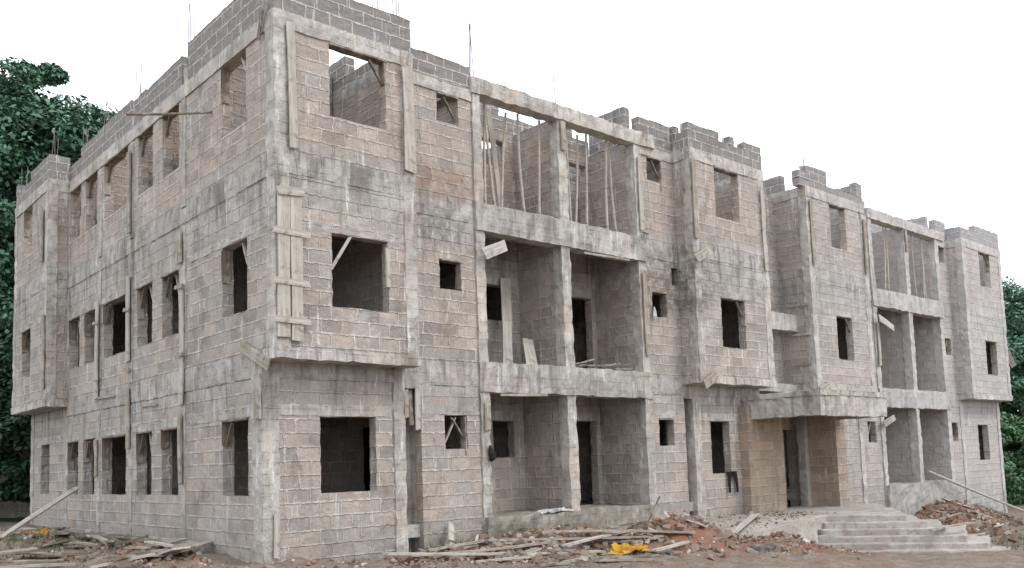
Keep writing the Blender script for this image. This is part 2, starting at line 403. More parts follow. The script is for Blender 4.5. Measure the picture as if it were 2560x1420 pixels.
gsolid('wall','y',YE-T,T,-D+T,.2,Z1+.16,ZR0+.1)
rbox('ledge',(-D-.05,YB-.06,Z1-.03),(.2,YE+.05,Z1+.17),M_CONCP)
rbox('lintel_beam',(-.009,.01,2.56),(.18,YE,2.76),M_CONC)
rbox('floor_beam',(-.018,.01,3.24),(.18,YB,3.70),M_CONC)
rbox('lintel_beam',(-.008,-D+.22,5.86),(.18,YB,6.02),M_CONC); rbox('lintel_beam',(-D-.008,YB,5.86),(-D+.18,YE,6.02),M_CONC)
rbox('floor_beam',(-.014,-D+.22,6.76),(.18,YB,7.08),M_CONC); rbox('floor_beam',(-D-.014,YB,6.76),(-D+.18,YE,7.08),M_CONC)
rbox('ring_beam',(-.03,-D+.215,ZR0+.005),(.21,YB,ZR1),M_CONCP)
rbox('ring_beam',(-D-.03,YB-.02,ZR0+.005),(-D+.21,YE+.02,ZR1),M_CONCP)
rbox('ring_beam',(-D+.21,YB-.02,ZR0+.005),(-.03,YB+.21,ZR1),M_CONC)
for a,b in((3.38,3.60),(6.48,6.70),(8.74,8.96),(11.44,11.66)):
    rbox('column',(-.024,a,-1.),(.2,b,3.2),M_CONC); rbox('column',(-.026,a,3.71),(.2,b,6.74),M_CONCP if a<4 else M_CONC); rbox('column',(-.023,a,7.1),(.2,b,ZR0),M_CONC)
for a,b in((YB,YB+.22),(YE-.22,YE)):
    rbox('column',(-D-.02,a-.02,Z1+.16),(-D+.24,b+.02,ZR0+.02),M_CONCP)
rbox('column',(-.03,YE-.28,-1.),(.2,YE+.02,Z1-.03),M_CONC)
rbox('column',(-.045,-.03,-1.6),(.2,.34,Z1-.03),M_CONCP,jit=.018)
rbox('column',(-.027,-D-.03,Z1+.17),(.22,-D+.30,ZR0+.01),M_CONCP,jit=.015)
def lpar(a,b,z,r,s): parapet('x',.002,a,b,z,r,s)
lpar(-D+.2,3.3,10.6,(0,0),61); lpar(3.62,6.5,10.42,(0,),62); lpar(6.72,9.2,10.5,(0,0,0),63); lpar(9.2,YB,10.45,(0,0,1),64)
parapet('x',-D,YB,YE,10.45,(0,0,1),65); parapet('y',YB,-D+T,0,10.45,(0,),66)
for y in(3.36,6.52): rbox('column',(0.01,y,ZR1-.01),(.21,y+.2,10.1),M_CONC)
gsolid('wall','y',YE-T,T,T,15.3,-1.,9.75,[(x,x+1.2,z,z+1.35) for x in(5,8,12) for z in(1.2,4.5,8.05)],**FAR)
gsolid('wall','y',YE-T,T,17.6,32.5,-2.,9.75,[(x,x+1.2,z,z+1.35) for x in(19,22,26,30) for z in(1.2,4.5,8.05)],**FAR)
gsolid('wall','x',32.7-T,T,.22,YE-T,-2.,Z1+.15,[(y,y+1.,z,z+1.4) for y in(2,5,8,12) for z in(1.15,)])
gsolid('wall','x',32.7-T-.003,T,5.,YE-T,Z1+.15,9.75,[(y,y+1.,z,z+1.4) for y in(5.5,8,12) for z in(4.5,8.04)],**FAR)
gsolid('wall','x',15.3-T,T,.22,YE-T,-1.6,Z1+.15,**FAR)
gsolid('wall','x',15.3-T-.003,T,5.,YE-T,Z1+.15,9.75,[(6,7,4.5,5.8)],**FAR)
gsolid('wall','x',17.6,T,.8,YE-T,-1.6,Z1+.15,**FAR)
gsolid('wall','x',17.603,T,5.,YE-T,Z1+.15,9.75,**FAR)
gsolid('wall','y',.55,T,15.3,17.6,3.6,9.6,[(15.9,16.9,3.9,5.2),(15.9,16.9,7.4,9.0)])
parapet('y',.55,15.3,16.9,10.5,(0,0,1),91,z0=9.58)
rbox('floor_slab',(15.25,.05,3.45),(17.65,2.7,3.7),M_CONC); rbox('floor_slab',(15.25,.8,6.95),(17.65,2.7,7.18),M_CONC)
rbox('link_beam',(15.2,-.05,5.30),(17.7,.2,5.82),M_CONCP)
gsolid('wall','y',4.,T,15.3,17.6,3.6,9.6,**FAR)
for z0,z1 in((.45,3.5),(3.74,6.95),(7.19,9.75)):
    gsolid('wall','y',3.4,T,.25,14.9,z0,z1,[(4.2,5.1,z0,z0+2.1),(8.6,9.5,z0,z0+2.1)])
    gsolid('wall','y',3.4,T,17.9,32.4,z0,z1,[(20.2,21.1,z0,z0+2.1),(27.6,28.5,z0,z0+2.1)])
    gsolid('wall','x',3.7,T,3.7,14.8,z0,z1,[(5.2,6.1,z0,z0+2.1)] if z0>7 else [])
    for y in(6.5,): gsolid('wall','y',y,T,.25,3.7,z0,z1)
    for x in(7.7,11.8,22.5,27.9): gsolid('wall','x',x,T,1.72,14.8,z0,z1,[(3.9,4.8,z0,z0+2.1)],**FAR)
gsolid('wall','y',2.05,T,.24,2.7,7.19,10.42,top=tops(.24,2.7,10.42,(0,1,1),17))
for y in(4.95,8.75,10.3): gsolid('wall','y',y,T,.24,2.9,7.19,10.25,top=tops(.24,2.9,10.25,(0,1),18+int(y)))
parapet('y',3.4,.3,14.8,10.3,(0,1,1,2),77)
parapet('x',7.7,1.8,6,10.1,(0,1,2),78); parapet('x',10.26,.25,1.5,10.72,(0,0,1),79); parapet('x',5.0-T,.25,3.,10.1,(0,1,2),80)
parapet('x',27.72,.25,1.5,10.6,(0,0,1),81); parapet('y',.9,10.5,11.8,10.7,(0,1,1,2),82)
# ---- entrance
gsolid('wall','y',-.28,.28,14.25,16.0,-1.6,2.95,mat=M_BLOCKB)
gsolid('wall','y',.45,T,15.0,18.0,-1.,3.5,[(16.6,17.74,-.05,2.35)],mat=M_BLOCKB)
gsolid('wall','y',2.4,T,15.3,17.7,-1.,3.5,mat=M_BLOCKB,**FAR)
gsolid('wall','x',17.75,T,-.95,.45,-1.6,2.95,mat=M_BLOCKB)
gsolid('wall','y',-.95,T,17.98,18.3,-1.6,2.95,mat=M_BLOCKB)
rbox('canopy_slab',(14.42,-2.42,3.12),(18.12,.05,3.27),M_CONCP,jit=.012)
rbox('canopy_beam',(14.45,-2.38,2.60),(14.72,-.02,3.13),M_CONCP,jit=.014); rbox('canopy_beam',(14.71,-2.39,2.58),(18.08,-2.12,3.13),M_CONCP,jit=.014)
rbox('canopy_beam',(17.8,-2.12,2.58),(18.06,-.7,3.13),M_CONC)
def prism(name,poly,z0,z1,mat,parent=BLD,**p):
    n=len(poly); q=[]
    for i in range(n):
        a=Vector(poly[i]);b=Vector(poly[(i+1)%n]); k=max(1,int((b-a).length/.25))
        for j in range(k):
            v=a.lerp(b,j/k); q.append((v.x+random.uniform(-.026,.026),v.y+random.uniform(-.026,.026)))
    n=len(q); vs=[(x,y,z0) for x,y in q]+[(x,y,z1+random.uniform(-.013,.013)) for x,y in q]
    fs=[tuple(range(n))[::-1],tuple(range(n,2*n))]+[(i,(i+1)%n,n+(i+1)%n,n+i) for i in range(n)]
    o=newobj(name,vs,fs,mat,parent,**p)
    bv=o.modifiers.new('soft_edge','BEVEL'); bv.width=.03; bv.segments=2; bv.limit_method='ANGLE'
    return o
m=N('dusty_step_screed'); P,u,v,X,Y,Z=m.coords()
sa=m.noise(P,1.2,5,.6); sb=m.noise(P,5,6,.7); sc_=m.noise(P,30,4,.7)
cs_=m.mix(m.ramp(sa,.36,.64),(.44,.405,.36),(.33,.29,.25)); cs_=m.mix(m.ramp(sb,.46,.64,0,.65),cs_,(.25,.185,.145)); cs_=m.mix(m.ramp(sc_,.45,.7,0,.4),cs_,(.22,.185,.16))
m.put(m.b.inputs['Base Color'],cs_); m.bump(m.math('ADD',sb,m.math('MULTIPLY',sc_,.4)),.8,.03); M_STEP=m.m
prism('porch_floor',[(12.8,-.3),(12.9,-2.5),(13.98,-2.6),(15.1,-4.15),(17.6,-2.6),(19.5,-1.2),(19.5,-.1),(17.7,.4),(16,.4),(14.2,-.1)],-1.4,.03,M_STEP)
for k in range(1,6):
    f=k/5.
    Lx,Ly=13.98+(12.85-13.98)*f,-2.62-.16*f
    Rx,Ry=15.1+.12*f,-4.15-2.25*f
    prism('step',[(Lx+.6,-2.0),(Lx,Ly),(Rx,Ry),(Rx+1.6+.5*k,Ry+1.3),(18.6,-1.2)],-1.6,.03-.155*k,M_STEP)
vs=[];fs=[]; nn=24; rows=8
for i in range(nn+1):
    t=i/nn; x=9.3+3.8*t; z=-.44+.47*t**.8
    yf=-1.7-1.1*math.sin(t*1.6)
    for j in range(rows+1):
        vs.append((x,yf+(-.02-yf)*j/rows,z+.05*noise.noise(Vector((x*1.6,j*.6,0)))*(1-t)+.012*noise.noise(Vector((x*6,j*2,0)))))
for i in range(nn):
    for j in range(rows): a=i*(rows+1)+j; fs.append((a,a+rows+1,a+rows+2,a+1))
b=len(vs)
for i in range(nn+1): q=vs[i*(rows+1)]; vs.append((q[0],q[1]-.16,-1.5))
for i in range(nn): fs.append((i*(rows+1),b+i,b+i+1,(i+1)*(rows+1)))
newobj('ramp',vs,fs,M_STEP,BLD)
def rebars(x,y,z,h,seed,n=4):
    r=random.Random(seed); bx=[]
    for k in range(n):
        ox,oy=((-.07,-.07),(.07,-.07),(.07,.07),(-.07,.07))[k%4]
        hh=h*r.uniform(.75,1.05)
        p0=Vector((x+ox,y+oy,z)); p1=p0+Vector((r.uniform(-.07,.07),r.uniform(-.07,.07),hh))
        bx.append((p0,p1,.013,.013,Vector((0,1,0))))
    v,f=merge_boxes(bx); newobj('rebar',v,f,M_STEEL,BLD)
for i,(x,y,z,h) in enumerate([(.1,3.46,10.0,1.6),(.1,6.6,10.0,1.5),(-.4,11.7,10.2,1.0),(-.4,14.9,10.2,.9),(2.85,-.2,9.8,1.8),(2.85,.6,10.2,1.1),(5.0,.1,9.9,1.6),(7.65,.1,9.9,1.15),(.1,8.9,10.4,.9),(17.75,-.4,9.8,1.1),(32.5,-.4,10.2,.5),(10.3,.6,10.4,.6),(.1,10.6,10.3,.9)]):
    rebars(x,y,z,h,i,3 if i!=7 else 1)
# ---------------------------------------------------------------- formwork boards nailed to the building
def fb(p0,p1,w=.2,t=.03,face=(0,-1,0),mat=None): plank('formwork_board',p0,p1,w,t,face,mat or random.choice([M_WOOD,M_WOOD,M_WOODP]),BLD)
yf=-D-.075
fb((.10,yf,3.85),(.12,yf,6.42),.23,.03,mat=M_WOODP); fb((.36,yf,3.80),(.35,yf,6.40),.22,.03,mat=M_WOODP)
for z in(4.15,4.82,5.70,): fb((-.08,yf-.03,z+.02),(.60,yf-.03,z),.11,.025,mat=M_WOODP)
fb((.0,yf-.03,6.42),(.5,yf-.03,6.46),.14,.03,mat=M_WOODP)
fb((.33,yf,7.25),(.28,yf,9.55),.15,.03,mat=M_WOODP)
fb((2.84,yf,7.3),(2.82,yf,9.35),.25,.03,mat=M_WOODP); fb((2.98+.05,-.3,7.2),(3.0+.03,-.3,9.4),.3,.03,(1,0,0))
fb((-.075,-.1,9.3),(-.1,-.35,9.9),.10,.03,(-1,0,0),M_WOODD)
fb((-.07,-.4,3.4),(-.07,.7,3.85),.22,.03,(-1,0,0),M_WOOD)
fb((-.08,.05,2.5),(-.09,.0,3.3),.24,.03,(-1,0,0),M_WOOD)
fb((.2,-.08,.1),(.21,-.08,.85),.1,.025); 
for y,z0,z1,w in((3.5,3.0,5.5,.2),(3.55,5.9,6.6,.22),(6.6,2.2,3.6,.18),(6.62,4.2,6.2,.2),(6.6,7.2,9.2,.16),(8.86,3.5,5.9,.2),(8.86,1.6,2.5,.16),(3.5,1.4,2.8,.14),(11.5,4.0,6.,.2),(12.0,7.5,9,.2)):
    X=-.075 if y<11 else -D-.07
    if y==11.5: y=11.65
    fb((X,y,z0),(X,y+random.uniform(-.05,.05),z1),w,.03,(-1,0,0))
for y in(3.5,6.62,8.86):
    for z in(4.0,5.4): fb((-.11,y-.2,z),(-.11,y+.2,z+.03),.08,.03,(-1,0,0))
for y,z in((4.9,3.1),(7.6,3.5)): fb((-.06,y,z),(-.06,y+random.uniform(.8,1.6),z+.04),.06,.025,(-1,0,0),M_WOOD)
pole('timber_prop',(-.9,4.3,9.15),(-.05,2.0,8.65),.03,.025,M_WOODD,BLD,False)
for x,z0,z1 in((10.4,7.4,9.3),(10.4,4.2,6.3),(7.66,8.9,9.6),(5.06,2.3,2.9),(11.95,7.3,9.4),(17.8,7.3,9.3),(21.05,7.4,9.2),(22.6,4.5,6.),(25.25,8.8,9.6),(15.15,6.8,9.2)):
    y=-.09 if not(11.8<x<15.3 or 17.5<x<21.2 or x>28.9) else yf
    fb((x,y,z0),(x+random.uniform(-.03,.03),y,z1),.15,.03)
for z in(4.3,5.2,6.1): fb((17.52,-.45,z),(17.52,.15,z+.02),.07,.03,(-1,0,0))
for x,z,l in((5.4,3.05,1.4),(8.2,6.5,1.6)): fb((x,-.12,z),(x+l,-.12,z+.03),.05,.025,mat=M_WOOD)
def jamb(ax,c,a,b,z0,z1,seed):
    r=random.Random(seed)
    if ax=='y':
        P=lambda u,z,d=0.:(u,c+.06+d,z); fx=(1,0,0)
    else:
        P=lambda u,z,d=0.:(c+.06+d,u,z); fx=(0,1,0)
    if r.random()<.75: fb(P(b-.02,z1-.02),P(b-.02,z1-r.uniform(.35,.9)),.16,.025,fx,r.choice([M_WOOD,M_WOODD]))
    if r.random()<.6: fb(P(a,z1-.02),P(b,z1-.02),.2,.03,(0,0,1),M_WOODD)
    if r.random()<.45: fb(P(a+.02,z1-.5*r.uniform(.7,1.1),-.02),P(a+.35,z1-.03,.04),.06,.03,fx,r.choice([M_WOODP,M_WOOD]))
    if r.random()<.35: fb(P(b-.35,z1-.05,-.02),P(b-.03,z1-.45,.02),.06,.03,fx,M_WOODD)
sd=100
for (xa,xb) in((1.11,2.34),(12.95,14.05),(19.,19.97),(30.5,31.55)):
    for z in(W2,W3): jamb('y',-D,xa,xb,*z,sd); sd+=1
for wx in((3.99,4.57),(10.79,11.39),(21.6,22.15),(28.12,28.62)):
    for z in((1.92,2.61),(5.22,5.85),(8.8,9.42)): jamb('y',0,wx[0],wx[1]-.03,*z,sd); sd+=1
for (a,b) in LW:
    for z in(W1,W2,W3): jamb('x',0,a,b,*z,sd); sd+=1
for z in(W2,W3): jamb('x',-D,FW[0],FW[1],*z,sd); sd+=1
fb((1.14,-D+.1,5.2),(1.5,-D+.02,5.82),.06,.03,mat=M_WOODP); fb((2.3,-D-.03,4.95),(2.3,-D-.03,5.7),.13,.03,(.3,-1,0),M_WOODP)
pole('timber_prop',(.95,.0,7.2),(.98,.0,10.1),.05,.045,M_WOODD,BLD,False); pole('timber_prop',(.8,.15,8.35),(2.1,.4,8.4),.035,.03,M_WOODD,BLD,False)
plank('timber_prop',(1.3,.9,7.2),(1.9,1.6,10.2),.16,.05,(0,-1,.3),M_WOODP,BLD)
fb((3.06,.02,2.55),(3.06,.02,3.1),.1,.03); fb((3.32,.0,2.3),(3.33,.0,3.12),.12,.03); fb((3.18,.03,2.4),(3.2,.1,3.1),.1,.03,mat=M_WOODD)
fb((4.95,-.25,6.02),(5.55,-.3,6.28),.26,.03,(.1,-1,.2),M_WOODP)
fb((10.0,-.4,7.22),(10.6,-.1,7.32),.12,.03,(0,0,1),M_WOODP)
fb((11.75,-.7,6.7),(12.3,-.75,7.0),.22,.03,(.1,-1,.4))
fb((11.9,-.66,3.45),(12.5,-.75,3.8),.22,.03,(.1,-1,.2)); fb((17.5,-.7,3.45),(18.3,-.75,3.7),.24,.03,(.1,-1,.3))
fb((22.3,-.3,6.1),(23.2,-.35,5.8),.26,.03,(.1,-1,.2)); fb((22.3,-.2,2.5),(23.0,-.25,2.75),.2,.03,(.1,-1,.2)); fb((32.8,-.7,4.9),(32.9,-.3,6.0),.2,.03,(1,0,0))
# ---------------------------------------------------------------- bamboo props
g='bamboo props standing under the roof beam'
for (x,y,dx,dy) in((5.5,.3,.1,.1),(5.75,.25,-.22,.1),(6.15,.5,.18,-.2),(6.7,.3,-.1,.1),(7.2,.35,.08,-.1),(8.1,.2,-.06,0),(8.5,.45,.2,0),(8.75,.3,.08,-.1),(9.4,.2,.10,0),(9.9,.35,-.15,0),
                   (23.1,.25,.1,0),(23.7,.4,-.15,0),(24.1,.3,.2,0),(24.4,.3,.1,0),(25.8,.3,.1,0),(26.4,.2,-.1,0),(27.0,.2,.1,0),(27.4,.3,-.15,0)):
    pole('bamboo_prop',(x,y,7.17),(x+dx,y+dy*.3,9.66),.034,.028,M_WOODP if random.random()<.6 else M_BAMB,None,True,label='thin bamboo prop standing between balcony floor and roof beam',category='pole',group=g)
plank('wooden_plank',(6.55,.9,3.76),(6.95,1.35,6.0),.24,.04,(-.3,-1,.2),M_WOODP,None,label='long pale plank leaning against balcony back wall',category='plank')
plank('wooden_plank',(6.95,.5,3.76),(7.2,.9,4.5),.28,.03,(-.3,-1,.2),M_WOODP,None,label='short pale board leaning on balcony divider',category='plank')
plank('wooden_plank',(6.35,1.3,.48),(6.4,1.42,2.6),.12,.03,(-.3,-1,.2),M_WOOD,None,label='narrow board leaning against ground floor balcony wall',category='plank')
plank('wooden_plank',(6.25,.6,7.2),(6.2,.9,9.9),.12,.04,(-.3,-1,.2),M_WOODP,None,label='tall pale board leaning on open third storey',category='plank')
gp='loose boards lying on the building site'
def loose(p0,p1,w,mat=M_WOOD,lab='weathered board lying on the rubble strewn ground',fa=(0,0,1),t=.035):
    plank('wooden_plank',p0,p1,w,t,fa,mat,None,label=lab,category='plank',group=gp)
for k in range(12):
    x=8.1+random.random()*1.7; y=.1+random.random()*.5
    loose((x,y,3.78+k*.012),(x+random.uniform(.4,1.0),y+random.uniform(-.2,.2),3.80+k*.02),random.uniform(.03,.07),random.choice([M_WOOD,M_WOODD]),'thin stick of scrap timber on the balcony floor',(0,0,1),.03)
# ---------------------------------------------------------------- ground height
def hump(x,y,cx,cy,rx,ry,h): 
    d=((x-cx)/rx)**2+((y-cy)/ry)**2; return h*math.exp(-d*1.3)
def GH(x,y):
    z=gz(x,y)+.08*noise.noise(Vector((x*.9,y*.9,0)))+.09*noise.noise(Vector((x*2.4,y*2.4,4)))
    z+=hump(x,y,8.2,-2.5,1.5,.85,.70)+hump(x,y,6.3,-1.3,2.8,.9,.36)+hump(x,y,10.4,-3.7,1.5,.7,.30)+hump(x,y,19.5,-3.6,2.,1.0,.6)+hump(x,y,22,-2.2,3,1.0,.75)+hump(x,y,25.5,-1.6,3,.9,.6)+hump(x,y,-1.2,2.5,.9,2,.18)+hump(x,y,-1.6,7,.9,2.5,.2)
    z+=hump(x,y,18.3,-5.6,1.3,1.0,.45)+hump(x,y,7.0,-.3,3.0,.6,.34)
    return z
G=lambda x,y,h=.03:(x,y,GH(x,y)+h)
loose(G(1.5,-1.5,.1),G(5.7,-2.6,.10),.2,M_WOODP)
loose(G(2.2,-1.2,.10),G(4.9,-1.9,.10),.16)
loose(G(4.1,-1.1,.15),G(7.2,-2.9,.1),.14); loose(G(4.8,-2.5,.2),G(8.6,-1.8,.1),.13,M_WOODP); loose(G(5.2,-1.5,.2),G(7.8,-3.2,.1),.16)
loose(G(6.8,-2.9,.1),G(9.4,-2.2,.2),.12); loose(G(7.6,-1.3,.1),G(9.9,-2.4,.2),.22); loose(G(8.9,-.9,.1),G(9.2,-1.2,.95),.08,M_WOODD)
loose(G(3.2,-2.4,.05),G(4.6,-2.0,.08),.18); loose(G(3.0,-.7,.06),G(4.4,-1.0,.1),.14,M_WOOD); loose(G(6.0,-3.6,.06),G(7.4,-3.3,.1),.12,M_WOODP)
for i in range(24):
    x=random.uniform(2.6,9.5);y=random.uniform(-3.6,-.6);a=random.uniform(-1,.9);l=random.uniform(.4,1.5)
    loose(G(x,y,.05),G(x+l*math.cos(a),y+l*math.sin(a),.08),random.uniform(.05,.14),random.choice([M_WOOD,M_WOODP,M_WOODD]),'short timber offcut lying in the rubble')
loose((10.4,-2.3,-.16),(12.9,-1.3,.12),.15,M_WOODP,'long board lying on the concrete ramp'); loose((12.2,-1.6,.03),(13.6,-.7,.12),.1,M_WOOD,'narrow board lying on the porch floor')
loose((14.6,-4.9,-.30),(16.3,-5.2,-.22),.12,M_WOOD,'narrow board lying across the entrance steps')
loose(G(3.8,-.35,.1),G(4.0,-.1,.45),.14,M_WOODP,'short pale board propped on the wall base',(0,-1,.3))
for i in range(22):
    x=random.uniform(16.6,23);y=random.uniform(-5.4,-2.0); a=random.uniform(-.8,.1); l=random.uniform(1.0,3.0)
    loose(G(x,y,random.uniform(.06,.2)),G(x+l*math.cos(a),y+l*math.sin(a),random.uniform(.05,.15)),random.uniform(.06,.18),random.choice([M_WOOD,M_WOODP]))
for i in range(40):
    y=random.uniform(.4,10.5); x=random.uniform(-2.8,-.5); a=random.uniform(.9,2.3) if i%3 else random.uniform(2.6,3.3); l=random.uniform(.5,2.6)
    x1=min(x+l*math.cos(a)*.7,-.2); y1=y+l*math.sin(a)
    loose(G(x,y,.06+random.uniform(0,.2)),G(x1,y1,.05+random.uniform(0,.2)),random.choice([.06,.09,.12,.16,.22,.3]),random.choice([M_WOOD,M_WOODP,M_WOODD,M_WOODD]))
loose((-1.5,1.3,.2),(-.15,2.3,.28),.55,M_WOOD,'wide plywood sheet lying against the wall'); loose((-1.3,2.4,.26),(-.3,3.0,.33),.5,M_WOOD,'wide plywood sheet lying against the wall')
plank('wooden_plank',(-2.3,8.9,gz(0,9)),(-.1,10.2,1.33),.14,.04,(0,-.3,1),M_WOODP,None,label='long pale plank leaning up against the side wall',category='plank')
pole('bamboo_pole',(25.3,-.25,.85),(33.4,-.9,-1.2),.05,.04,M_BAMB,None,True,label='long bamboo pole leaning from ground up to the plinth',category='pole')
# ---------------------------------------------------------------- small things
def cloth(name,loc,sx,sy,sz,mat,seed,**p):
    n=22; vs=[];fs=[]
    for i in range(n+1):
        for j in range(n+1):
            u=i/n-.5;v=j/n-.5
            q=noise.noise(Vector((u*4+seed,v*4,seed)))+.6*noise.noise(Vector((u*11+seed,v*11,seed)))
            rr=max(0,1-(u*u+v*v)*3.2)
            vs.append((loc[0]+u*sx*(1+.5*q),loc[1]+v*sy*(1+.5*q),loc[2]+sz*(.25+q*.9)*rr**.5))
    for i in range(n):
        for j in range(n): a=i*(n+1)+j; fs.append((a,a+1,a+n+2,a+n+1))
    return newobj(name,vs,fs,mat,None,**p)
cloth('plastic_sack',(5.85,-3.1,GH(5.85,-3.1)+.06),.95,.36,.22,M_YEL,2,label='crumpled yellow plastic sack on the rubble',category='sack')
cloth('plastic_sack',(-1.6,7.4,.36),.5,.7,.16,M_YEL,5,label='faded yellow plastic scrap among loose boards',category='sack')
cloth('cloth_rag',(7.15,.0,.49),.75,.35,.12,M_WHT,9,label='dirty white rag lying on the balcony edge',category='rag')
cloth('cement_bag',(6.6,-.02,.48),.5,.3,.1,M_WHT,12,label='torn cement bag on the ground floor balcony edge',category='bag')
vs=[];fs=[]
def tube(pts,rs,rings=8,flat=.45):
    b=len(vs)
    for (p,r) in zip(pts,rs):
        for q in range(rings):
            a=q*2*math.pi/rings; vs.append((p[0]+r*math.cos(a),p[1]+r*flat*math.sin(a),p[2]))
    for i in range(len(pts)-1):
        for q in range(rings): fs.append((b+i*rings+q,b+i*rings+(q+1)%rings,b+(i+1)*rings+(q+1)%rings,b+(i+1)*rings+q))
    fs.append(tuple(range(b,b+rings))); fs.append(tuple(range(len(vs)-rings,len(vs))))
for s in(-1,1):
    tube([(13.72+s*.07,.06,1.17),(13.72+s*.10,-.05,1.19),(13.72+s*.13,-.08,1.05),(13.73+s*.17,-.08,.85),(13.74+s*.18,-.075,.62)],[.12,.12,.075,.055,.045])
newobj('hanging_trousers',vs,fs,M_BLK,None,label='black trousers hung over the ground floor window sill',category='trousers')
vs=[];fs=[]
tube([(5.1,-.1,1.98),(5.1,-.11,1.9),(5.12,-.13,1.8),(5.13,-.13,1.7),(5.1,-.11,1.64)],[.02,.06,.09,.08,.03],10,.7)
newobj('hanging_bag',vs,fs,M_BLK,None,label='small black bag hanging on the balcony column',category='bag')
vs=[];fs=[]
tube([(10.75,-.06,5.45),(10.74,-.08,5.35),(10.72,-.1,5.2),(10.74,-.09,5.1)],[.02,.05,.07,.03],10,.5)
newobj('cloth_rag',vs,fs,M_WHT,None,label='white rag hanging below a small upper window',category='rag')
def tyre(loc,R,r,**p):
    e=empty('old_tyre',loc,**p); vs=[];fs=[];n,k=36,12
    for i in range(n):
        A=2*math.pi*i/n
        for j in range(k):
            B=2*math.pi*j/k; rr=R+r*math.copysign(abs(math.cos(B))**.7,math.cos(B))*.75; zz=r*math.copysign(abs(math.sin(B))**.7,math.sin(B))
            if j in(0,1,11) and i%2: rr-=.012
            vs.append((rr*math.cos(A),rr*math.sin(A),zz))
    for i in range(n):
        for j in range(k): fs.append((i*k+j,((i+1)%n)*k+j,((i+1)%n)*k+(j+1)%k,i*k+(j+1)%k))
    newobj('tread',vs,fs,M_RUB,e)
    return e
tyre((9.0,-4.05,GH(9,-4.05)+.03),.24,.09,label='old dusty tyre lying half buried in the rubble',category='tyre')
def axis(lo,hi,a,b,st):
    r=[]; x=a; s=st
    while x>lo: s*=1.5; x-=s; r.append(max(x,lo))
    r=r[::-1]; x=a
    while x<=b: r.append(x); x+=st
    s=st
    while x<hi: r.append(x); s*=1.5; x+=s
    r.append(hi); return r
gx=axis(-600,900,-6,28,.14); gy=axis(-300,900,-8,12,.14)
vs=[(x,y,GH(x,y)) for x in gx for y in gy]; ny=len(gy)
fs=[(i*ny+j,(i+1)*ny+j,(i+1)*ny+j+1,i*ny+j+1) for i in range(len(gx)-1) for j in range(ny-1)]
m=N('site_dirt'); P,u,v,X,Y,Z=m.coords()
a=m.noise(P,.5,5,.6); b=m.noise(P,3,6,.7); c=m.noise(P,22,5,.7)
def spot(cx,cy,r0,r1):
    dx=m.math('SUBTRACT',X,cx);dy=m.math('MULTIPLY',m.math('SUBTRACT',Y,cy),1.4)
    return m.ramp(m.math('SQRT',m.math('ADD',m.math('MULTIPLY',dx,dx),m.math('MULTIPLY',dy,dy))),r0,r1,1.,0.)
col=m.mix(m.ramp(a,.38,.62),(.19,.15,.115),(.225,.15,.105)); col=m.mix(m.ramp(b,.42,.62,0,.55),col,(.29,.25,.21))
red=m.math('MAXIMUM',m.math('MAXIMUM',spot(8.3,-2.5,.9,2.6),spot(10.4,-3.6,.9,2.4)),m.math('MAXIMUM',spot(19.5,-3.8,1.,3.),spot(24,-2.4,1.,3.)))
col=m.mix(m.math('MULTIPLY',red,m.ramp(b,.35,.55,.95,.55)),col,(.25,.10,.055))
col=m.mix(m.ramp(c,.5,.66,0,.7),col,(.10,.072,.055))
col=m.mix(m.ramp(m.noise(P,60,3,.7),.62,.7,0,.5),col,(.43,.39,.34))
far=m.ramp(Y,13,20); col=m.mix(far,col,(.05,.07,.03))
m.put(m.b.inputs['Base Color'],col); m.bump(m.math('ADD',b,m.math('MULTIPLY',c,.6)),1.,.06)
o=newobj('ground',vs,fs,m.m,None,False); o['kind']='structure'
for p in o.data.polygons: p.use_smooth=True
m=N('rubble_stone'); oi=m.n('ShaderNodeNewGeometry'); rr=oi.outputs['Random Per Island']
cr=m.n('ShaderNodeValToRGB'); m.t.links.new(rr,cr.inputs[0]); e=cr.color_ramp.elements
e[0].color=(.14,.105,.08,1); e[1].color=(.48,.45,.41,1)
for p_,c_ in((.3,(.26,.205,.165,1)),(.5,(.23,.11,.065,1)),(.7,(.19,.125,.09,1)),(.9,(.33,.285,.25,1))): q=e.new(p_); q.color=c_
m.put(m.b.inputs['Base Color'],m.mix(m.ramp(m.noise(oi.outputs['Position'],30,4,.7),.4,.7,0,.5),cr.outputs[0],(.15,.10,.08))); M_ST=m.m
def rubble(name,areas,lab):
    vs=[];fs=[]; r=random.Random(5)
    for (cx,cy,rx,ry,n,smax) in areas:
        for _ in range(n):
            x=r.gauss(cx,rx*.5);y=r.gauss(cy,ry*.5)
            if -.3<x<33 and y>-.2: continue
            if x>=-.3 and -.3<x<0.1 and y>0: continue
            if 9.9<x<13.4 and -2.8<y<0 and r.random()<.93: continue
            if 12.8<x<17 and -6.6<y and y<.5 and (x<15.6 or y>-3.4): continue
            s=smax*(r.random()**3.2*.93+.07); z=GH(x,y)+s*.1
            b=len(vs); R=Matrix.Rotation(r.uniform(0,6.3),3,Vector((r.random()-.5,r.random()-.5,r.random())).normalized())
            sc=(s*r.uniform(.7,1.3),s*r.uniform(.6,1.1),s*r.uniform(.35,.8))
            for c in((-1,-1,-1),(1,-1,-1),(1,1,-1),(-1,1,-1),(-1,-1,1),(1,-1,1),(1,1,1),(-1,1,1)):
                q=R@Vector([c[k]*sc[k]*.5*r.uniform(.5,1.2) for k in range(3)]); vs.append((x+q.x,y+q.y,z+q.z))
            for f in((0,3,2,1),(4,5,6,7),(0,1,5,4),(1,2,6,5),(2,3,7,6),(3,0,4,7)): fs.append(tuple(b+k for k in f))
    newobj(name,vs,fs,M_ST,None,False,kind='stuff',label=lab)
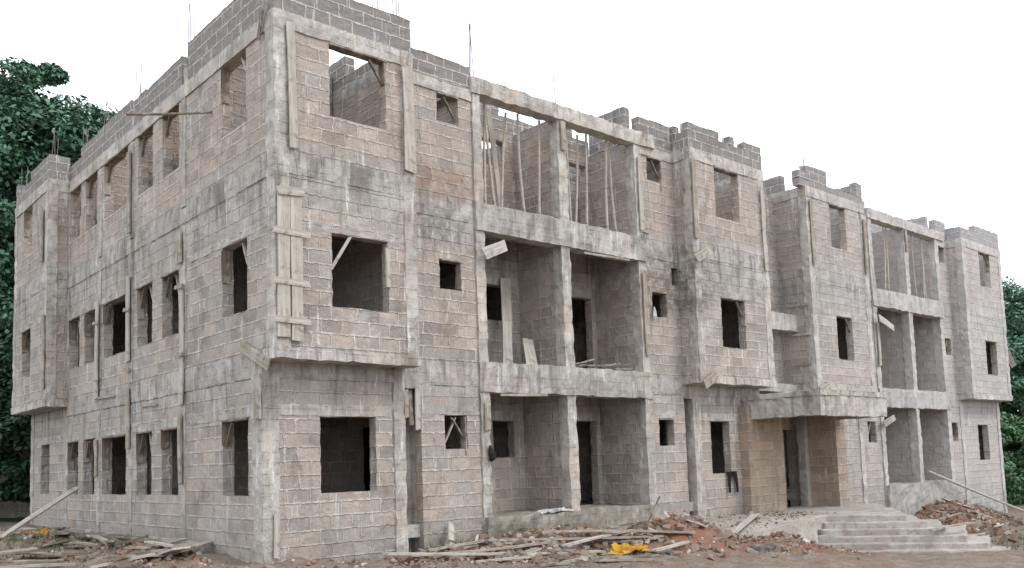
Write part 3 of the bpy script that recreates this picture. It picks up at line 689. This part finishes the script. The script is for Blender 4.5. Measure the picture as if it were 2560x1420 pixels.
rubble('rubble',[(5.6,-1.9,3.2,1.5,2000,.18),(7.6,-2.0,2.6,1.3,1000,.24),(9.6,-3.6,2.0,1.0,450,.18),(2.5,-1.2,3,1.2,700,.12),(19,-4.2,3.4,1.8,1900,.26),(23.5,-2.4,6,1.6,1200,.26),(-1.3,2,1.2,4,900,.14),(-1.6,8,1.6,5,1000,.16),(5,-3,8,2,2600,.05),(7.2,-.5,3,.5,800,.2),(11.5,-4.5,2.5,1.,900,.1)],'broken block and stone rubble scattered over red dirt')
# grit washed onto the steps and porch
vs=[];fs=[]; r=random.Random(8)
for _ in range(700):
    x=r.uniform(9.8,15.0); y=r.uniform(-2.4,-.2) ; s=.012+.05*r.random()**4
    z=(.03 if x>13.1 else -.44+.47*max(0,(x-9.3)/3.8)**.8)+.01
    b=len(vs)
    for c in((-1,-1,-1),(1,-1,-1),(1,1,-1),(-1,1,-1),(-1,-1,1),(1,-1,1),(1,1,1),(-1,1,1)): vs.append(tuple((x,y,z)[k]+c[k]*s*.5*r.uniform(.5,1.2) for k in range(3)))
    for f in((0,3,2,1),(4,5,6,7),(0,1,5,4),(1,2,6,5),(2,3,7,6),(3,0,4,7)): fs.append(tuple(b+k for k in f))
newobj('gravel',vs,fs,M_ST,None,False,kind='stuff',label='loose grit scattered on the porch and ramp')
def leafmat(name,a,b,c):
    m=N(name); g_=m.n('ShaderNodeNewGeometry'); cr=m.n('ShaderNodeValToRGB'); m.t.links.new(g_.outputs['Random Per Island'],cr.inputs[0])
    e=cr.color_ramp.elements; e[0].color=(*a,1); e[1].color=(*c,1); q=e.new(.6); q.color=(*b,1)
    k=m.noise(g_.outputs['Position'],.45,3,.6)
    m.put(m.b.inputs['Base Color'],m.mix(m.ramp(k,.4,.65,0,.5),cr.outputs[0],a)); m.b.inputs['Roughness'].default_value=.5
    try: m.b.inputs['Specular IOR Level'].default_value=.4
    except: pass
    return m.m
M_LEAF=leafmat('dark_leaves',(.045,.10,.065),(.075,.165,.095),(.13,.25,.14))
M_LEAFD=leafmat('deep_leaves',(.016,.04,.026),(.028,.068,.04),(.055,.11,.058))
M_LEAF2=leafmat('mid_leaves',(.04,.095,.04),(.07,.155,.06),(.12,.23,.085))
vs=[];fs=[]; r=random.Random(3)
for (cx,cy,rx,ry,n) in((-2.2,6,1,4,260),(21,-4.5,3,1.2,300),(26,-1.8,5,.9,420),(16.5,-6.2,1.2,.5,120),(34,-2,3,2.5,900),(3.5,-.4,1.,.15,60)):
    for _ in range(n):
        x=r.gauss(cx,rx*.5);y=r.gauss(cy,ry*.5); z=GH(x,y); a=r.uniform(0,6.3); h=r.uniform(.06,.26); l=r.uniform(.02,.12); w_=.012
        b=len(vs); vs+=[(x-w_*math.sin(a),y+w_*math.cos(a),z),(x+w_*math.sin(a),y-w_*math.cos(a),z),(x+l*math.cos(a),y+l*math.sin(a),z+h)]; fs.append((b,b+1,b+2))
newobj('weeds',vs,fs,M_LEAF2,None,False,kind='stuff',label='sparse green weeds growing through the dirt')
# ---------------------------------------------------------------- vegetation
def tree(base,h,crown,nclump,per,leaf,mat,seed,lab,trunk_r=.35,cs=.21):
    r=random.Random(seed); e=empty('tree',base,label=lab,category='tree')
    bx,by,bz=base; cx,cy,cz,rx,ry,rz=crown
    bvs=[];bfs=[]
    def limb(p0,p1,r0,r1):
        p0=Vector(p0);p1=Vector(p1); d=(p1-p0).normalized(); s=d.orthogonal().normalized(); n=d.cross(s); b=len(bvs)
        bend=Vector((r.uniform(-.3,.3),r.uniform(-.3,.3),0))
        for i in range(6):
            t=i/5; p=p0.lerp(p1,t)+bend*math.sin(math.pi*t); rr=r0+(r1-r0)*t
            for q in range(8): A=q*math.pi/4; bvs.append(p+s*rr*math.cos(A)+n*rr*math.sin(A))
        for i in range(5):
            for q in range(8): bfs.append((b+i*8+q,b+i*8+(q+1)%8,b+i*8+8+(q+1)%8,b+i*8+8+q))
    top=(cx-bx,cy-by,cz-bz)
    limb((0,0,-.3),(top[0]*.3,top[1]*.3,top[2]*.55),trunk_r,trunk_r*.7); limb((top[0]*.3,top[1]*.3,top[2]*.55),(top[0],top[1],top[2]+rz*.5),trunk_r*.7,.08)
    cl=[]
    for k in range(nclump):
        while True:
            p=Vector((r.uniform(-1,1),r.uniform(-1,1),r.uniform(-1,1)))
            if .35<p.length<1: break
        q=p*(.85+.4*noise.noise(p*2.2+Vector((seed,0,0)))) 
        cl.append(Vector((top[0]+q.x*rx,top[1]+q.y*ry,top[2]+q.z*rz)))
    for c in cl[::max(1,nclump//16)]: limb((top[0]*.4,top[1]*.4,top[2]*.6),c,trunk_r*.35,.04)
    newobj('trunk',bvs,bfs,M_BARK,e)
    n=nclump*per; V=np.zeros((n*4,3)); rs=np.random.RandomState(seed)
    C=np.repeat(np.array([list(c) for c in cl]),per,0)
    size=np.repeat(rs.uniform(.45,1.25,nclump),per)*min(rx,rz)*cs
    d=rs.normal(size=(n,3)); d/=np.linalg.norm(d,axis=1)[:,None]; rad=rs.uniform(.3,1.,n)**.5
    P=C+d*(rad*size)[:,None]*np.array([1.2,1.2,.75])
    nrm=d*.6+np.array([0,0,.7])+rs.normal(size=(n,3))*.45; nrm/=np.linalg.norm(nrm,axis=1)[:,None]
    t=np.cross(nrm,rs.normal(size=(n,3))); t/=np.linalg.norm(t,axis=1)[:,None]; b=np.cross(nrm,t)
    L=(leaf*rs.uniform(.6,1.2,n))[:,None]
    V[0::4]=P-t*L*.6; V[1::4]=P+b*L*.32-nrm*L*.06; V[2::4]=P+t*L*.6-nrm*L*.15; V[3::4]=P-b*L*.32-nrm*L*.06
    me=bpy.data.meshes.new('crown'); me.vertices.add(n*4); me.vertices.foreach_set('co',V.ravel()); me.loops.add(n*4); me.loops.foreach_set('vertex_index',np.arange(n*4,dtype=np.int32))
    me.polygons.add(n); me.polygons.foreach_set('loop_start',np.arange(0,n*4,4,dtype=np.int32)); me.polygons.foreach_set('loop_total',np.full(n,4,dtype=np.int32)); me.update(); me.validate()
    me.materials.append(mat); o=bpy.data.objects.new('crown',me); COL.objects.link(o); o.parent=e
tree((0.5,25,.2),18,(1.5,25,13.2,5.7,4.5,5.6),260,560,.22,M_LEAF,3,'large broad leaved green tree behind the building',.45,.19)
tree((-2.,29,.2),14,(-.5,29,7.0,6.5,5,6.5),190,260,.34,M_LEAFD,4,'dark dense tree beside the side wall',.4)
tree((1.2,19.5,.2),6,(1.2,19.8,3.2,2.8,2.0,3.4),100,220,.24,M_LEAFD,9,'dark leafy bush growing behind the building corner',.12)
tree((50.5,5,-1.4),12,(51.5,5.2,6.5,4.2,4.,5.2),150,320,.24,M_LEAF,5,'green tree beyond the far end of the building',.3)
tree((45,3.4,-1.4),6,(45.5,3.8,1.2,3.2,2.5,3.0),110,220,.22,M_LEAF2,6,'light green shrub beyond the building end',.12)
tree((39.5,3.4,-1.4),4,(40.0,3.6,.2,2.2,1.8,1.7),70,200,.2,M_LEAF2,16,'low green shrub beside the building end',.1)
tree((62,14,-1.4),13,(63,14,7,7,6,6.5),150,220,.4,M_LEAFD,7,'dark green tree far behind the site',.35)
fw=empty('boundary_wall',(0,18,0),label='low dark block boundary wall behind the building',category='wall')
o=gsolid('wall','y',22.,T,-14,14,-.5,2.2,step=.94,zs=.5,parent=None); o.parent=fw; o.matrix_parent_inverse=Matrix.Translation((0,-18,0))
# ---------------------------------------------------------------- world, sun, camera
w=bpy.data.worlds.new('World'); S.world=w; w.use_nodes=True; nt=w.node_tree; bg=nt.nodes['Background']
sk=nt.nodes.new('ShaderNodeTexSky'); sk.sky_type='NISHITA'; sk.sun_disc=False; sk.sun_elevation=math.radians(48); sk.sun_rotation=math.radians(160)
ml=nt.nodes.new('ShaderNodeMix'); ml.data_type='RGBA'; ml.blend_type='MULTIPLY'; ml.inputs[0].default_value=1; ml.inputs[7].default_value=(.12,.12,.12,1)
nt.links.new(sk.outputs[0],ml.inputs[6])
mx=nt.nodes.new('ShaderNodeMix'); mx.data_type='RGBA'; mx.inputs[0].default_value=.88; mx.inputs[7].default_value=(2.0,2.15,2.34,1)
nt.links.new(ml.outputs[2],mx.inputs[6]); nt.links.new(mx.outputs[2],bg.inputs[0]); bg.inputs[1].default_value=1.
sl=bpy.data.lights.new('sun','SUN'); sl.energy=1.3; sl.angle=math.radians(20); sl.color=(1,.97,.93)
so=bpy.data.objects.new('sun',sl); COL.objects.link(so)
el,az=math.radians(48),math.radians(-68)
dv=Vector((math.cos(el)*math.cos(az),math.cos(el)*math.sin(az),math.sin(el))); so.rotation_euler=dv.to_track_quat('Z','Y').to_euler()
yaw,pit,rol=.852,.092,.032
F=Vector((math.cos(yaw)*math.cos(pit),math.sin(yaw)*math.cos(pit),math.sin(pit))); R=Vector((math.sin(yaw),-math.cos(yaw),0)); U=R.cross(F)
c,s=math.cos(rol),math.sin(rol); Rc=R*c-U*s; Uc=R*s+U*c
cam=bpy.data.cameras.new('camera'); co=bpy.data.objects.new('camera',cam); COL.objects.link(co)
co.matrix_world=Matrix(((Rc.x,Uc.x,-F.x,-7.205),(Rc.y,Uc.y,-F.y,-14.585),(Rc.z,Uc.z,-F.z,1.56),(0,0,0,1)))
cam.sensor_width=36; cam.lens=2258.2/2560*36; cam.shift_x=26.2/2560; cam.shift_y=244.2/2560; cam.clip_end=3000; cam.clip_start=.1
S.camera=co
S.view_settings.view_transform='Standard'; S.view_settings.look='None'; S.view_settings.exposure=0
